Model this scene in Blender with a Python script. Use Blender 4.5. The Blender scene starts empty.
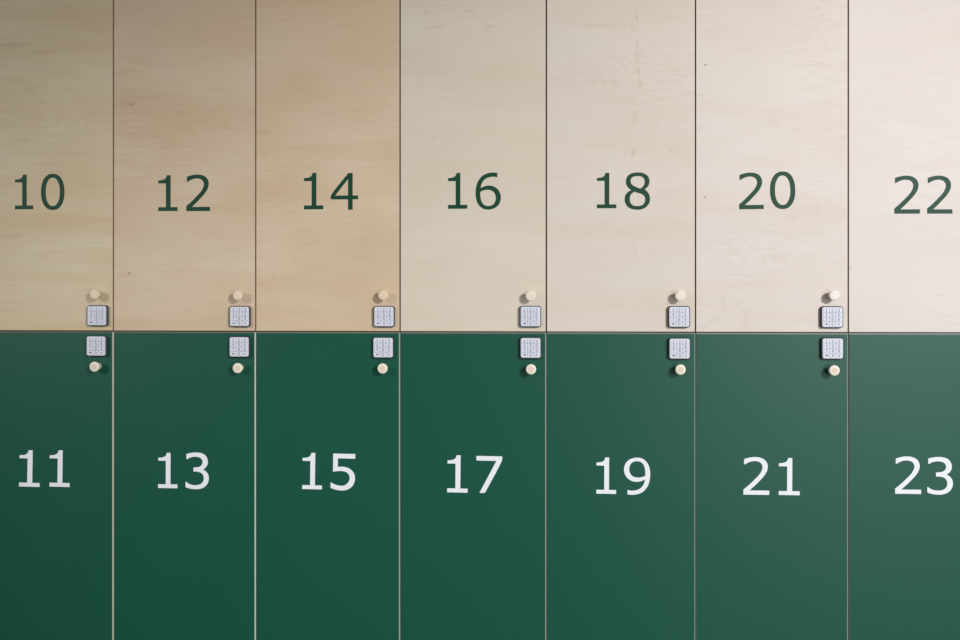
import bpy, bmesh, math, random
from mathutils import Vector, Matrix

S = bpy.context.scene
COL = S.collection

# ------------------------------------------------------------------ camera
F = 933.33                      # 35 mm lens on a 36 mm sensor, 960 px wide
ALPHA = 0.05634                 # camera turned slightly left of the wall's normal
D = 1.899                       # distance to the locker fronts (m)
XC, ZC = 0.872, 1.182           # camera foot along the wall, camera height
SEAM_Z = 1.1070                  # height of the gap between the two tiers
cd = bpy.data.cameras.new('camera')
cam = bpy.data.objects.new('camera', cd)
COL.objects.link(cam)
cd.sensor_width = 36.0
cd.lens = 35.0
cd.shift_y = -25.0 / 960.0
cd.clip_start = 0.05
cam.location = (XC, -D, ZC)
cam.rotation_euler = (math.radians(90), 0, ALPHA)
S.camera = cam

# ------------------------------------------------------------------ world, lamps, exposure
w = bpy.data.worlds.new('world')
S.world = w
w.use_nodes = True
bg = w.node_tree.nodes['Background']
bg.inputs['Color'].default_value = (0.97, 0.985, 1.0, 1)
bg.inputs['Strength'].default_value = 0.14

def spot(name, loc, target, power, size, blend, radius, color):
    l = bpy.data.lights.new(name, 'SPOT')
    l.energy = power
    l.spot_size = math.radians(size)
    l.spot_blend = blend
    l.shadow_soft_size = radius
    l.color = color
    o = bpy.data.objects.new(name, l)
    COL.objects.link(o)
    o.location = loc
    o.rotation_euler = (Vector(target) - Vector(loc)).to_track_quat('-Z', 'Y').to_euler()
    return o

def window(name, loc, target, power, sx, sz, color):
    l = bpy.data.lights.new(name, 'AREA')
    l.shape = 'RECTANGLE'; l.size = sx; l.size_y = sz
    l.energy = power; l.color = color
    o = bpy.data.objects.new(name, l); COL.objects.link(o)
    o.location = loc
    o.rotation_euler = (Vector(target) - Vector(loc)).to_track_quat('-Z', 'Y').to_euler()
    return o

spot('ceiling_spot_right', (3.55, -3.8, 2.62), (1.30, 0, 0.96), 700, 40, 1.0, 0.25, (1.0, 0.985, 1.0))
spot('ceiling_spot_left', (-2.55, -3.8, 2.35), (-0.04, 0, 0.92), 315, 27, 1.0, 0.50, (1.0, 0.985, 0.97))
spot('added_warm_top_fill', (1.55, -1.6, 3.00), (1.55, 0, 2.30), 17, 56, 1.0, 0.15, (1.0, 0.78, 0.46))  # unseen warm light, added to tint the tops of the upper doors
window('window_daylight', (3.3, -4.8, 1.05), (2.4, 0, 0.9), 58, 2.6, 2.0, (0.93, 0.98, 1.0))

S.view_settings.view_transform = 'Standard'
S.view_settings.look = 'None'
S.view_settings.gamma = 1.0
S.view_settings.use_curve_mapping = False
S.view_settings.exposure = 0.0

# ------------------------------------------------------------------ pixel -> point on a plane parallel to the wall
def at(px, py, y=0.0):
    """point of the plane Y = y that the photograph shows at (px, py)"""
    q = (px - 480.0) / F
    d = D + y
    ca, sa = math.cos(ALPHA), math.sin(ALPHA)
    X = d * (q * ca - sa) / (ca + q * sa)
    zf = -X * sa + d * ca
    return XC + X, ZC - (py - 295.0) * zf / F

# ------------------------------------------------------------------ materials
def new_mat(name):
    m = bpy.data.materials.new(name)
    m.use_nodes = True
    nt = m.node_tree
    return m, nt, nt.nodes['Principled BSDF']

def plain(name, color, rough=0.5, spec=0.5, metallic=0.0, bump=0.0, bscale=400):
    m, nt, b = new_mat(name)
    N, L = nt.nodes, nt.links
    b.inputs['Roughness'].default_value = rough
    b.inputs['Specular IOR Level'].default_value = spec
    b.inputs['Metallic'].default_value = metallic
    tc = N.new('ShaderNodeTexCoord')
    no = N.new('ShaderNodeTexNoise')
    no.inputs['Scale'].default_value = bscale
    no.inputs['Detail'].default_value = 3
    L.new(tc.outputs['Object'], no.inputs['Vector'])
    mx = N.new('ShaderNodeMix'); mx.data_type = 'RGBA'
    mx.inputs[6].default_value = (*[c * 0.96 for c in color], 1)
    mx.inputs[7].default_value = (*[min(1, c * 1.04) for c in color], 1)
    L.new(no.outputs['Fac'], mx.inputs[0])
    L.new(mx.outputs[2], b.inputs['Base Color'])
    if bump:
        bp = N.new('ShaderNodeBump')
        bp.inputs['Strength'].default_value = bump
        bp.inputs['Distance'].default_value = 0.0005
        L.new(no.outputs['Fac'], bp.inputs['Height'])
        L.new(bp.outputs['Normal'], b.inputs['Normal'])
    return m

def birch(name, pale, tan, seed, figure=0.10, streak=0.25, knots_and_toplight=(), rough=0.55, lines=9.0):
    """rotary-cut birch veneer, grain running horizontally (object X)"""
    m, nt, b = new_mat(name)
    N, L = nt.nodes, nt.links
    def math_(op, a, c=None, clamp=False):
        n = N.new('ShaderNodeMath'); n.operation = op; n.use_clamp = clamp
        for i, v in enumerate((a, c)):
            if v is None: continue
            if isinstance(v, (int, float)): n.inputs[i].default_value = v
            else: L.new(v, n.inputs[i])
        return n.outputs[0]
    def noise(scale, detail, off, rough_=0.5, dist=0.0):
        mp = N.new('ShaderNodeMapping')
        mp.inputs['Location'].default_value = (off[0], 0, off[1])
        mp.inputs['Scale'].default_value = (scale[0], 1, scale[1])
        L.new(tc.outputs['Object'], mp.inputs['Vector'])
        n = N.new('ShaderNodeTexNoise')
        n.inputs['Scale'].default_value = 1.0
        n.inputs['Detail'].default_value = detail
        n.inputs['Roughness'].default_value = rough_
        n.inputs['Distortion'].default_value = dist
        L.new(mp.outputs[0], n.inputs['Vector'])
        return n.outputs['Fac']
    def mix(f, a, c):
        n = N.new('ShaderNodeMix'); n.data_type = 'RGBA'
        for i, v in ((0, f), (6, a), (7, c)):
            if isinstance(v, (int, float)): n.inputs[i].default_value = v
            elif isinstance(v, tuple): n.inputs[i].default_value = (*v[:3], 1)
            else: L.new(v, n.inputs[i])
        return n.outputs[2]
    def ramp(v, lo, hi):
        n = N.new('ShaderNodeMapRange')
        n.inputs['From Min'].default_value = lo
        n.inputs['From Max'].default_value = hi
        L.new(v, n.inputs['Value'])
        return n.outputs[0]
    tc = N.new('ShaderNodeTexCoord')
    blotch = noise((3.2, 7.0), 3, (seed, seed * 1.7))
    col = mix(ramp(blotch, 0.30, 0.70), pale, tan)
    # broad bands of warmer wood
    band = noise((1.3, 16.0), 2, (seed + 5, seed * 0.6))
    warm = tuple(c * k for c, k in zip(tan, (0.99, 0.92, 0.84)))
    col = mix(math_('MULTIPLY', ramp(band, 0.52, 0.72), streak * 1.6), col, warm)
    # fine horizontal fibre streaks
    fib = noise((9.0, 330.0), 3, (seed, seed), 0.6)
    col = mix(math_('MULTIPLY', ramp(fib, 0.48, 0.75), streak), col, tuple(c * k for c, k in zip(tan, (0.86, 0.80, 0.74))))
    # growth-ring contour lines
    ring = noise((3.0, 12.0), 3, (seed * 2.3, seed * 1.1), 0.5, 0.2)
    s = math_('SINE', math_('MULTIPLY', ring, lines * 6.283))
    line = math_('POWER', math_('ABSOLUTE', s), 7.0)
    mask = ramp(noise((3.0, 4.5), 1, (seed + 9, seed + 3)), 0.40, 0.66)
    col = mix(math_('MULTIPLY', math_('MULTIPLY', line, mask, True), figure * 2.2), col, tuple(c * k for c, k in zip(tan, (0.85, 0.76, 0.68))))
    # small knot and pin marks, plus broad painted warm top light: (x, z, half width, half height, strength)
    sep = N.new('ShaderNodeSeparateXYZ')
    L.new(tc.outputs['Object'], sep.inputs[0])
    for (kx, kz, rx, rz, st, kc) in knots_and_toplight:
        dx = math_('DIVIDE', math_('SUBTRACT', sep.outputs['X'], kx), rx)
        dz = math_('DIVIDE', math_('SUBTRACT', sep.outputs['Z'], kz), rz)
        wob = math_('MULTIPLY', math_('SUBTRACT', noise((130, 260), 2, (kx, kz)), 0.5), 1.6)
        r = math_('ADD', math_('ADD', math_('MULTIPLY', dx, dx), math_('MULTIPLY', dz, dz)), wob)
        f = math_('MULTIPLY', math_('SUBTRACT', 1.0, r, True), st, True)
        col = mix(f, col, kc)
    L.new(col, b.inputs['Base Color'])
    b.inputs['Roughness'].default_value = rough
    b.inputs['Specular IOR Level'].default_value = 0.25
    bp = N.new('ShaderNodeBump')
    bp.inputs['Strength'].default_value = 0.08
    bp.inputs['Distance'].default_value = 0.0004
    L.new(fib, bp.inputs['Height'])
    L.new(bp.outputs['Normal'], b.inputs['Normal'])
    return m

KN = (0.16, 0.10, 0.06)         # dark knot
KW = (0.50, 0.36, 0.24)         # warm brown smudge

M_GREEN = plain('green_laminate', (0.0055, 0.083, 0.051), 0.38, 0.33, bump=0.03, bscale=900)
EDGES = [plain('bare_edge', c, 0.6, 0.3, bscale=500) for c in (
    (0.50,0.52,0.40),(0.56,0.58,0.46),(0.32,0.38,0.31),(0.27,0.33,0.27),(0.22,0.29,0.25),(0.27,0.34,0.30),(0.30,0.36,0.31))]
TOPS = [plain('shade_tinted_edge', c, 0.6, 0.3, bscale=500) for c in (
    (0.14,0.155,0.12),(0.16,0.17,0.13),(0.17,0.185,0.14),(0.18,0.19,0.15),(0.22,0.24,0.20),(0.27,0.30,0.27),(0.28,0.32,0.30))]  # shade on the top chamfer put into its colour, door by door
M_EDGE_DARK = plain('sealed_plywood_edge', (0.50, 0.36, 0.25), 0.6, 0.3, bscale=500)
M_CARCASS = plain('carcass_board', (0.42, 0.30, 0.21), 0.6, 0.3, bscale=60)
M_NUM_GREEN = plain('dark_green_vinyl', (0.005, 0.056, 0.027), 0.50, 0.22)
M_NUM_WHITE = plain('white_vinyl', (0.84, 0.86, 0.90), 0.45, 0.5)
M_HOUSING = plain('keypad_housing_plastic', (0.055, 0.052, 0.060), 0.4, 0.5)
M_PLATE = plain('keypad_grey_plate', (0.66, 0.69, 0.77), 0.45, 0.4)
M_LINE = plain('keypad_groove', (0.30, 0.32, 0.42), 0.5, 0.3)
M_KEY = plain('keypad_pale_key', (0.70, 0.72, 0.80), 0.45, 0.4)
M_SYMBOL = plain('keypad_symbol_ink', (0.05, 0.05, 0.09), 0.6, 0.2)
M_SYMBOL_DARK = plain('keypad_dark_symbol_ink', (0.05, 0.05, 0.08), 0.6, 0.2)
M_KNOB = plain('turned_birch_knob', (0.86, 0.79, 0.65), 0.5, 0.4, bscale=180)
M_KNOB_FACE = plain('end_grain_birch', (0.76, 0.63, 0.50), 0.55, 0.35, bscale=700)
M_FLOOR = plain('pale_polished_floor', (0.62, 0.61, 0.58), 0.30, 0.5, bscale=40)
M_WALL = plain('white_plaster', (0.70, 0.68, 0.64), 0.8, 0.2, bscale=30)
M_PLINTH = plain('dark_plinth_board', (0.05, 0.05, 0.05), 0.6, 0.3, bscale=60)

# ------------------------------------------------------------------ mesh helpers
def link(name, me, mats, parent=None, loc=(0, 0, 0)):
    o = bpy.data.objects.new(name, me)
    COL.objects.link(o)
    for m in mats:
        me.materials.append(m)
    o.location = loc
    if parent: o.parent = parent
    return o

def box_into(bm, x0, x1, y0, y1, z0, z1, mat=0):
    v = [bm.verts.new(p) for p in ((x0,y0,z0),(x1,y0,z0),(x1,y1,z0),(x0,y1,z0),(x0,y0,z1),(x1,y0,z1),(x1,y1,z1),(x0,y1,z1))]
    for idx in ((0,3,2,1),(4,5,6,7),(0,1,5,4),(1,2,6,5),(2,3,7,6),(3,0,4,7)):
        f = bm.faces.new([v[i] for i in idx]); f.material_index = mat

def finish(bm, name, mats, parent=None, loc=(0, 0, 0), smooth=False):
    me = bpy.data.meshes.new(name)
    bm.normal_update()
    bm.to_mesh(me); bm.free()
    if smooth:
        for p in me.polygons: p.use_smooth = True
    return link(name, me, mats, parent, loc)

def door_mesh(w_, h_, t, chs, mats, parent, loc):
    """front panel standing from (0,0,0) to (w,t,h), front face at y=0 with chamfers (left, right, bottom, top)"""
    bm = bmesh.new()
    cl, cr, cb, ct = chs
    ch = max(chs)
    F0 = [bm.verts.new(p) for p in ((cl,0,cb),(w_-cr,0,cb),(w_-cr,0,h_-ct),(cl,0,h_-ct))]
    F1 = [bm.verts.new(p) for p in ((0,ch,0),(w_,ch,0),(w_,ch,h_),(0,ch,h_))]
    F2 = [bm.verts.new(p) for p in ((0,t,0),(w_,t,0),(w_,t,h_),(0,t,h_))]
    bm.faces.new(F0).material_index = 0
    for i in range(4):
        j = (i + 1) % 4
        bm.faces.new((F0[j], F0[i], F1[i], F1[j])).material_index = 1 if i % 2 else 3
        bm.faces.new((F1[j], F1[i], F2[i], F2[j])).material_index = 2
    bm.faces.new(F2[::-1]).material_index = 0
    bmesh.ops.recalc_face_normals(bm, faces=bm.faces)
    return finish(bm, 'door', mats, parent, loc)

def rounded_plate(bm, w_, h_, r, y0, y1, ch, mat=0, cx=0, cz=0, seg=5):
    """rounded rectangle slab; front (camera side) at y0 < y1, softened front edge"""
    def loop(y, inset):
        vs = []
        a, b, rr = w_/2 - inset, h_/2 - inset, max(r - inset, 1e-5)
        for (sx, sz, a0) in ((1, 1, 0), (-1, 1, 90), (-1, -1, 180), (1, -1, 270)):
            for k in range(seg + 1):
                t = math.radians(a0 + 90 * k / seg)
                vs.append(bm.verts.new((cx + sx * (a - rr) + rr * math.cos(t), y, cz + sz * (b - rr) + rr * math.sin(t))))
        return vs
    A, B, C = loop(y0, ch), loop(y0 + ch, 0), loop(y1, 0)
    n = len(A)
    bm.faces.new(A).material_index = mat
    for P, Q in ((A, B), (B, C)):
        for i in range(n):
            bm.faces.new((P[i], P[(i+1) % n], Q[(i+1) % n], Q[i])).material_index = mat
    bm.faces.new(C[::-1]).material_index = mat

# ------------------------------------------------------------------ digit outlines (upright sans-serif numerals with a slabbed 1)
def sup(cx, cy, rx, ry, n, k=40, sharp=False):
    pts = []
    for i in range(k):
        t = 2 * math.pi * i / k
        c, s_ = math.cos(t), math.sin(t)
        pts.append((cx + rx * math.copysign(abs(c) ** (2 / n), c), cy + ry * math.copysign(abs(s_) ** (2 / n), s_)))
    return pts

RAW = {
 '1': [[(40,535),(40,490),(128,490),(128,214),(40,214),(40,180),(65,178),(95,173),(118,161),(131,144),(138,120),(182,120),(182,490),(262,490),(262,535)]],
 '2': [[(365,535),(365,477),(420,430),(475,375),(525,322),(555,278),(570,232),(563,196),(540,171),(503,159),(465,160),(425,172),(378,197),(372,197),(372,138),(425,121),(483,113),(545,119),(595,145),(622,188),(625,238),(608,290),(572,342),(530,388),(480,440),(430,487),(642,487),(642,535)]],
 '3': [[(390,105),(390,166),(396,166),(435,146),(480,136),(530,140),(563,158),(578,190),(573,222),(552,247),(520,259),(472,262),(472,309),(520,311),(558,323),(583,349),(592,390),(582,428),(556,455),(515,468),(470,468),(425,456),(386,430),(380,430),(380,493),(430,509),(490,516),(550,511),(600,490),(636,450),(651,400),(646,350),(622,311),(583,286),(618,258),(638,216),(636,168),(616,126),(578,98),(520,86),(455,89)]],
 '4': [[(357,400),(357,340),(560,95),(610,95),(610,355),(675,355),(675,400),(610,400),(610,520),(555,520),(555,400)],[(555,355),(555,165),(400,355)]],
 '5': [[(385,100),(638,100),(638,155),(440,155),(440,256),(495,252),(552,262),(600,292),(631,340),(638,395),(624,452),(588,498),(538,524),(480,530),(415,522),(360,502),(360,440),(366,440),(412,463),(470,475),(520,468),(556,440),(576,398),(572,355),(550,323),(510,306),(460,303),(385,313)]],
 '6': [[(632,94),(632,146),(590,138),(540,143),(490,165),(455,207),(437,268),(480,249),(530,240),(588,250),(638,285),(667,338),(672,395),(652,455),(612,495),(562,514),(520,518),(470,509),(425,475),(395,425),(382,370),(380,310),(390,240),(415,178),(460,126),(520,98),(578,90)],
       [(435,312),(470,296),(520,289),(568,300),(600,330),(614,378),(608,422),(588,456),(555,474),(520,477),(485,468),(456,440),(440,395),(434,350)]],
 '7': [[(365,128),(665,128),(665,190),(470,560),(405,560),(604,182),(365,182)]],
 '8': [[(520,87),(580,94),(630,122),(655,165),(656,208),(640,248),(603,283),(640,320),(660,366),(662,412),(645,460),(605,498),(558,517),(515,520),(460,514),(410,490),(380,450),(369,402),(378,350),(405,315),(445,291),(407,260),(386,218),(385,170),(405,126),(450,97)],
       [(522,129),(570,139),(598,168),(601,208),(586,245),(552,276),(505,258),(462,235),(441,207),(440,170),(463,140)],
       [(482,311),(525,324),(572,341),(600,370),(608,411),(592,450),(560,472),(515,478),(470,470),(440,445),(428,402),(433,360),(453,330)]],
}
def smooth(pts):
    """Catmull-Rom through the gently turning points, corners kept"""
    n = len(pts); corner = []
    for i in range(n):
        a, b, c = Vector(pts[i-1]), Vector(pts[i]), Vector(pts[(i+1) % n])
        u, v = (b - a), (c - b)
        corner.append(abs(u.angle_signed(v)) > math.radians(44))
    out = []
    for i in range(n):
        p0, p1, p2, p3 = (Vector(pts[(i + k) % n]) for k in (-1, 0, 1, 2))
        j = (i + 1) % n
        if (p2 - p1).length < 8 or (corner[i] and corner[j]):
            out.append(tuple(p1)); continue
        t1 = Vector((0, 0)) if corner[i] else (p2 - p0) / 2
        t2 = Vector((0, 0)) if corner[j] else (p3 - p1) / 2
        if corner[i]: t1 = (p2 - p1) * 1.5 - t2 * 0.5
        if corner[j]: t2 = (p2 - p1) * 1.5 - t1 * 0.5
        # keep tangents of very uneven neighbours in proportion
        L_ = (p2 - p1).length
        for t in (t1, t2):
            if t.length > 1.3 * L_: t *= 1.3 * L_ / t.length
        for k in range(4):
            s = k / 4
            out.append(tuple((2*s**3-3*s**2+1)*p1 + (s**3-2*s**2+s)*t1 + (-2*s**3+3*s**2)*p2 + (s**3-s**2)*t2))
    return out

GLYPH = {}
for ch_, loops in RAW.items():
    GLYPH[ch_] = [smooth(l) for l in loops]
GLYPH['0'] = [sup(500, 312, 136, 210, 2.25), sup(500, 312, 83, 165, 2.15)]
GLYPH['9'] = [[(-x, -y) for x, y in l] for l in GLYPH['6']]
for ch_, loops in list(GLYPH.items()):      # normalise to the unit square, y up
    xs = [p[0] for p in loops[0]]; ys = [p[1] for p in loops[0]]
    x0, x1, y0, y1 = min(xs), max(xs), min(ys), max(ys)
    GLYPH[ch_] = [[((x - x0) / (x1 - x0), (y1 - y) / (y1 - y0)) for x, y in l] for l in loops]

def glyph_mesh(loops, thick, name='digit'):
    """filled flat outline with holes, in the XZ plane, from y=0 out to y=-thick"""
    cu = bpy.data.curves.new('outline', 'CURVE')
    cu.dimensions = '2D'; cu.fill_mode = 'BOTH'
    cu.extrude = thick / 2
    for l in loops:
        sp = cu.splines.new('POLY')
        sp.points.add(len(l) - 1)
        for p, (x, y) in zip(sp.points, l):
            p.co = (x, y, 0, 1)
        sp.use_cyclic_u = True
    o = bpy.data.objects.new('outline', cu)
    COL.objects.link(o)
    dg = bpy.context.evaluated_depsgraph_get()
    me = bpy.data.meshes.new_from_object(o.evaluated_get(dg))
    bpy.data.objects.remove(o)
    bpy.data.curves.remove(cu)
    me.name = name
    me.materials.clear()
    me.transform(Matrix.Translation((0, -thick / 2, 0)) @ Matrix.Rotation(math.radians(90), 4, 'X'))
    return me

# ------------------------------------------------------------------ shared part meshes
def knob_mesh():
    bm = bmesh.new()
    prof = [(0.0, 0.0078), (0.004, 0.0079), (0.010, 0.0087), (0.015, 0.0098), (0.0172, 0.0105), (0.0186, 0.0103), (0.0195, 0.0092), (0.0196, 0.0058)]
    n = 28; rings = []
    for (d, r) in prof:
        rings.append([bm.verts.new((r * math.cos(2*math.pi*k/n), -d, r * math.sin(2*math.pi*k/n))) for k in range(n)])
    for a, b in zip(rings, rings[1:]):
        for k in range(n):
            f = bm.faces.new((a[k], a[(k+1) % n], b[(k+1) % n], b[k])); f.smooth = True
    bm.faces.new(rings[0][::-1])
    f = bm.faces.new(rings[-1]); f.material_index = 1
    bmesh.ops.recalc_face_normals(bm, faces=bm.faces)
    me = bpy.data.meshes.new('knob'); bm.to_mesh(me); bm.free()
    me.materials.append(M_KNOB); me.materials.append(M_KNOB_FACE)
    return me
KNOB = knob_mesh()

HW, FW = 0.0434, 0.0396         # housing and plate size
HDEPTH = 0.0080                 # how far the housing stands out
def housing_mesh():
    bm = bmesh.new()
    rounded_plate(bm, HW, HW, 0.0055, -HDEPTH, 0.0, 0.0012)
    bmesh.ops.recalc_face_normals(bm, faces=bm.faces)
    me = bpy.data.meshes.new('keypad_lock'); bm.to_mesh(me); bm.free()
    me.materials.append(M_HOUSING)
    return me
def plate_mesh():
    bm = bmesh.new()
    rounded_plate(bm, FW, FW, 0.0038, -HDEPTH - 0.0008, -HDEPTH, 0.0003)
    bmesh.ops.recalc_face_normals(bm, faces=bm.faces)
    a, y0, y1, g = FW / 2 - 0.0022, -HDEPTH - 0.00095, -HDEPTH - 0.0007, 0.00035
    cw, rh = (FW - 0.0034) / 3, (FW - 0.0026) / 4
    for k in (-0.5, 0.5):
        box_into(bm, k * cw - g, k * cw + g, y0, y1, -a, a, 1)
    for k in (-1, 0, 1):
        box_into(bm, -a, a, y0, y1, k * rh - g, k * rh + g, 1)
    me = bpy.data.meshes.new('face_plate'); bm.to_mesh(me); bm.free()
    me.materials.append(M_PLATE); me.materials.append(M_LINE)
    return me
HOUSING, PLATE = housing_mesh(), plate_mesh()

def key_mesh(symbol, wk, hk, sx):
    """a raised key with its printed symbol, centred on the origin"""
    bm = bmesh.new()
    rounded_plate(bm, wk, hk, 0.0010, -0.0006, 0.0, 0.00015, seg=3)
    bmesh.ops.recalc_face_normals(bm, faces=bm.faces)
    dark = symbol in 'CV'
    if symbol == 'C':           # dark rounded clear key symbol
        loops = [[(x * 0.0052 - 0.0026, y * 0.0024 - 0.0012) for x, y in [(0.0,0.5),(0.3,1.0),(0.95,1.0),(1,0.5),(0.95,0),(0.3,0)]]]
    elif symbol == 'V':         # dark tick
        loops = [[(x * 0.0046 - 0.0023, y * 0.0040 - 0.0022) for x, y in [(0,0.5),(0.2,0.68),(0.42,0.42),(0.85,1.0),(1.0,0.85),(0.45,0.0)]]]
    else:
        gw = 0.0032 if symbol == '1' else 0.0038
        loops = [[(x * gw - gw / 2, y * 0.0060 - 0.0030) for x, y in l] for l in GLYPH[symbol]]
    me = bpy.data.meshes.new('key'); bm.to_mesh(me); bm.free()
    sm = glyph_mesh(loops, 0.00008)
    sm.transform(Matrix.Translation((sx, -0.0006, 0)))
    bm = bmesh.new(); bm.from_mesh(me); k = len(bm.faces); bm.from_mesh(sm)
    bm.faces.ensure_lookup_table()
    for f in bm.faces[k:]: f.material_index = 1
    bm.to_mesh(me); bm.free(); bpy.data.meshes.remove(sm)
    me.materials.append(M_KEY); me.materials.append(M_SYMBOL_DARK if dark else M_SYMBOL)
    return me
KEYS = []
CW, RH = (FW - 0.0034) / 3, (FW - 0.0026) / 4
for i, s in enumerate('123456789C0V'):
    c, r = i % 3, i // 3
    KEYS.append((key_mesh(s, CW - 0.0008, RH - 0.0008, 0.0), ((c - 1) * CW, (1.5 - r) * RH), s))

# ------------------------------------------------------------------ the setting
def structure(name, bm, mats):
    o = finish(bm, name, mats)
    o['kind'] = 'structure'
    return o
bm = bmesh.new(); box_into(bm, -4, 6, -6, 0.62, -0.10, 0.0); structure('floor', bm, [M_FLOOR])
bm = bmesh.new(); box_into(bm, -4, 6, 0.52, 0.62, 0.0, 3.0); structure('wall_back', bm, [M_WALL])

# ------------------------------------------------------------------ lockers
SEAM_PX = [-29.0, 113.3, 255.6, 400.0, 546.3, 695.5, 848.3, 1005.5]
X = [at(p, 331)[0] for p in SEAM_PX]
TOP_Z, BOT_Z = 2.105, 0.105
T = 0.018

def tiltbox(b):                 # a digit's box in the photograph -> on the wall
    x0, z1 = at(b[0], b[2]); x1, z0 = at(b[1], b[3])
    return x0, x1, z0, z1

# digits: (character, x0, x1, y0, y1, turn in degrees)
UP = [
 ('10', [('1',15.0,33.3,174.6,209.2,0),('0',41.1,64.5,173.8,210.0,0)], (94.2,294.5), (96.9,315.7)),
 ('12', [('1',158.3,177.6,175.3,211.0,0),('2',186.3,210.1,174.6,211.0,0)], (237.5,295.6), (239.5,316.4)),
 ('14', [('1',304.0,323.4,172.9,209.3,0),('4',330.6,358.1,173.1,209.7,0)], (382.9,295.3), (383.9,316.5)),
 ('16', [('1',448.1,467.3,173.0,208.7,0),('6',475.6,500.9,172.7,209.5,0)], (530.5,295.9), (530.5,316.5)),
 ('18', [('1',596.9,616.3,172.9,208.2,0),('8',624.7,650.0,172.5,209.7,0)], (680.2,295.8), (679.2,316.8)),
 ('20', [('2',739.0,763.6,172.7,209.1,-0.6),('0',770.0,795.3,171.5,209.0,-0.6)], (834.6,295.4), (832.3,317.1)),
 ('22', [('2',894.3,919.9,175.7,213.6,0),('2',927.1,952.4,175.7,213.6,0)], (990.0,295.4), (988.0,317.5)),
]
LO = [
 ('11', [('1',19.4,39.9,450.1,486.8,1.0),('1',49.7,69.8,450.1,486.9,0.6)], (94.1,366.8), (96.1,346.0)),
 ('13', [('1',158.2,177.5,452.7,488.2,0.3),('3',185.6,208.9,452.3,489.3,0)], (237.4,368.2), (239.2,346.9)),
 ('15', [('1',302.5,322.2,452.7,489.3,0.8),('5',330.8,355.1,453.6,490.6,0.8)], (382.4,368.6), (383.1,347.6)),
 ('17', [('1',447.4,467.8,455.1,492.6,0.6),('7',476.3,502.2,456.0,493.2,0.6)], (531.0,369.4), (530.6,347.9)),
 ('19', [('1',596.4,616.2,457.3,493.9,0.4),('9',623.9,650.2,457.5,495.0,0.3)], (680.6,369.7), (679.6,348.6)),
 ('21', [('2',743.4,769.2,456.9,494.9,0),('1',778.8,799.8,457.9,495.2,0.3)], (834.6,370.6), (832.7,348.5)),
 ('23', [('2',895.1,921.1,456.3,494.0,0),('3',927.3,952.9,456.8,494.8,0)], (990.0,371.3), (988.0,349.2)),
]

# veneer of each upper door: pale colour, tan colour, figure, streak, ring lines, knot marks and painted warm top light given at photograph points
VENEER = {
 '10': ((0.69,0.59,0.43),(0.61,0.49,0.31), .10, .36, 5, [(14,45,20,3.5,.35,KW),(45,52,14,3,.25,KW),(12,236,16,3,.30,KW),(70,153,30,2.5,.2,KW)]),
 '12': ((0.69,0.57,0.43),(0.60,0.455,0.30), .10, .36, 6, [(131,104.5,1.3,1.3,.95,KN),(130,104,9,4,.4,KW),(145,116,4,1.1,.55,KW),(153,118,4,1,.4,KW),(117,83,2,1,.6,KW),(116,19,2,1.5,.5,KW),(129,273.5,1.4,1.2,.8,KN),(127,274,12,4,.25,KW),(150,289,6,2,.25,KW),(165,137,12,1.4,.25,KW),(155,24,14,1.3,.35,KW),(195,8,95,75,.34,(0.60,0.42,0.26))]),  # last entry: warm light at the door top, put into the veneer colour
 '14': ((0.68,0.55,0.40),(0.625,0.475,0.32), .06, .40, 5, [(263,133,8,2.2,.35,KW),(264,154,4,2,.25,KW),(285,20,12,1.6,.25,KW),(390,96,2,1,.3,KW),(330,5,100,60,.32,(0.64,0.46,0.28))]),  # last entry paints the warm light near the top edge
 '16': ((0.70,0.63,0.52),(0.66,0.575,0.455), .09, .24, 5, [(435,27,12,1.6,.3,KW),(470,11,6,2,.22,KW),(425,12,5,1.5,.2,KW),(434,138,2,2.5,.2,KW),(489,27,7,1.6,.25,KW)]),
 '18': ((0.715,0.65,0.57),(0.68,0.60,0.51), .10, .22, 10, [(618,0,100,30,.30,(0.66,0.54,0.40)),(600,25,30,1.5,.2,KW),(590,82,40,1.2,.12,KW),(637,17,1.5,6,.25,KW),(637,45,1.5,6,.22,KW),(639,72,1.5,5,.22,KW),(633,154,2,2,.3,KW),(670,150,2,2,.25,KW),(634,28,4,5,.14,KW),(637,60,3,12,.14,KW),(640,85,3,7,.14,KW),(635,118,4,5,.16,KW),(633,152,4,5,.16,KW),(675,148,6,7,.10,KW),(635,250,3,8,.08,KW)]),  # first entry is warm top light painted as a veneer tint
 '20': ((0.74,0.68,0.63),(0.705,0.63,0.565), .10, .22, 9, [(705.5,65,1.8,.7,.85,KN),(705,197,1.8,.7,.85,KN),(702,95,6,1.5,.15,KW),(772,122,7,5,.12,KW),(779,258,10,6,.12,KW)]),
 '22': ((0.75,0.69,0.655),(0.72,0.65,0.605), .07, .14, 5, [(851,268,1.6,1.2,.5,KW),(940,295,6,1.2,.2,KW)]),
}

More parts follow.
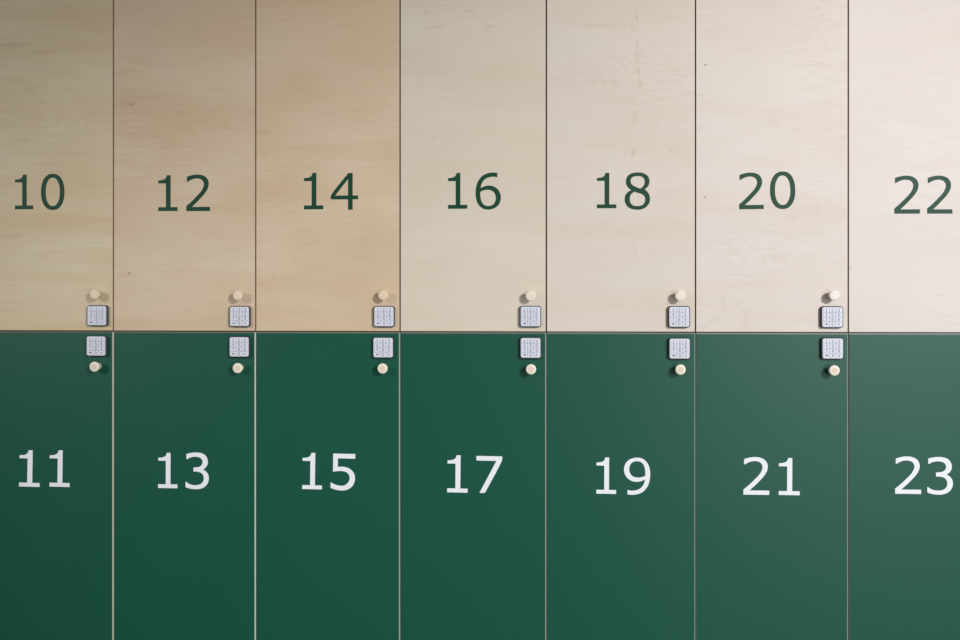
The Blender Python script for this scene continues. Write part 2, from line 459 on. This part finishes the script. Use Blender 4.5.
def build_locker(num, digits, knob_px, pad_px, i, upper):
    x0, x1 = (X[i], X[i + 1]) if upper else (X[i] + 0.0009, X[i + 1] + 0.0009)
    g = 0.0024 if upper else 0.0012
    root = bpy.data.objects.new('locker', None)
    root.empty_display_size = 0.1
    COL.objects.link(root)
    zb, zt = (SEAM_Z, TOP_Z) if upper else (BOT_Z, SEAM_Z)
    root.location = (x0, 0, zb)
    # carcass: two sides, top, bottom, back and a hat shelf
    W_ = x1 - x0; H_ = zt - zb
    a = 0.0002
    bm = bmesh.new()
    fy, by = T + 0.0015, 0.50
    box_into(bm, a, 0.016, fy, by, 0, H_ - a)
    box_into(bm, W_ - 0.016, W_ - a, fy, by, 0, H_ - a)
    box_into(bm, 0.016, W_ - 0.016, fy, by, 0, 0.016)
    box_into(bm, 0.016, W_ - 0.016, fy, by, H_ - 0.016, H_ - a)
    box_into(bm, 0.016, W_ - 0.016, by - 0.006, by, 0.016, H_ - 0.016)
    carc = finish(bm, 'carcass', [M_CARCASS], root)
    # door
    dz0 = 0.0009 if upper else 0.003
    dz1 = H_ - (0.003 if upper else 0.0009)
    dx, dw = g / 2, W_ - g
    if upper:
        pale, tan, fig, strk, lines, kn = VENEER[num]
        ks = []
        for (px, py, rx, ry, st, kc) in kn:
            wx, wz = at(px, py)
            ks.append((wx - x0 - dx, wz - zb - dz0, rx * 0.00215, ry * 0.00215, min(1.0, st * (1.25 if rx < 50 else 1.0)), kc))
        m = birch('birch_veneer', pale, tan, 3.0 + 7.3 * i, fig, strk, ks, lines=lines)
        door = door_mesh(dw, dz1 - dz0, T, (0.0004, 0.0004, 0.0005, 0.0005), [m, M_EDGE_DARK, M_EDGE_DARK, M_EDGE_DARK], root, (dx, 0, dz0))
    else:
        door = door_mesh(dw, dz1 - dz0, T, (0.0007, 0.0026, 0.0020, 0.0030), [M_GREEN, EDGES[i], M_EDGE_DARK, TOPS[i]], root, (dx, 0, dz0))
    ox, oz = x0 + dx, zb + dz0
    # number
    for (c, a0, a1, b0, b1, turn) in digits:
        u0, u1, w0, w1 = tiltbox((a0, a1, b0, b1))
        gw, gh = u1 - u0, w1 - w0
        loops = [[((x - .5) * gw, (y - .5) * gh) for x, y in l] for l in GLYPH[c]]
        me = glyph_mesh(loops, 0.0003)
        d = link('digit', me, [M_NUM_GREEN if upper else M_NUM_WHITE], door, ((u0 + u1) / 2 - ox, 0.0, (w0 + w1) / 2 - oz))
        d.rotation_euler = (0, math.radians(turn), 0)
        d['label'] = ('dark green' if upper else 'white') + ' digit ' + c
    # knob (its face is what the photograph places)
    kx, kz = at(*knob_px, -0.0195)
    kme = KNOB
    if upper:
        kp = VENEER[num][0]
        kme = KNOB.copy()
        kme.materials.clear()
        kme.materials.append(plain('knob_side', tuple(c * 1.12 for c in kp), 0.5, 0.4, bscale=180))
        kme.materials.append(plain('knob_face', tuple(c * 0.93 for c in kp), 0.55, 0.35, bscale=500))
    k = bpy.data.objects.new('knob', kme); COL.objects.link(k); k.parent = door
    k.location = (kx - ox, 0.0, kz - oz)
    k.rotation_euler = (0, random.Random(num).uniform(0, 6), 0)
    k['label'] = 'round turned wooden knob'
    # keypad lock
    qx, qz = at(*pad_px, -HDEPTH)
    h = bpy.data.objects.new('keypad_lock', HOUSING); COL.objects.link(h); h.parent = root
    h.location = (qx - x0, 0.0, qz - zb)
    h['label'] = 'square grey keypad lock with dark housing'
    p = bpy.data.objects.new('face_plate', PLATE); COL.objects.link(p); p.parent = h
    for (me, (ux, uz), s) in KEYS:
        o = bpy.data.objects.new('key', me); COL.objects.link(o); o.parent = h
        o.location = (ux, -HDEPTH - 0.0008, uz)
    n = int(num)
    if upper:
        root['label'] = f'pale birch plywood locker numbered {num} in dark green, upper row'
        root['group'] = 'birch lockers of the upper row'
    else:
        root['label'] = f'dark green locker numbered {num} in white, lower row'
        root['group'] = 'green lockers of the lower row'
    root['category'] = 'locker'
    return root

for i, (n, d, k, p) in enumerate(UP): build_locker(n, d, k, p, i, True)
for i, (n, d, k, p) in enumerate(LO): build_locker(n, d, k, p, i, False)

# plinth carrying the lockers
bm = bmesh.new(); box_into(bm, X[0], X[-1], 0.04, 0.50, 0.0, BOT_Z)
o = finish(bm, 'baseboard_front', [M_PLINTH]); o['kind'] = 'structure'
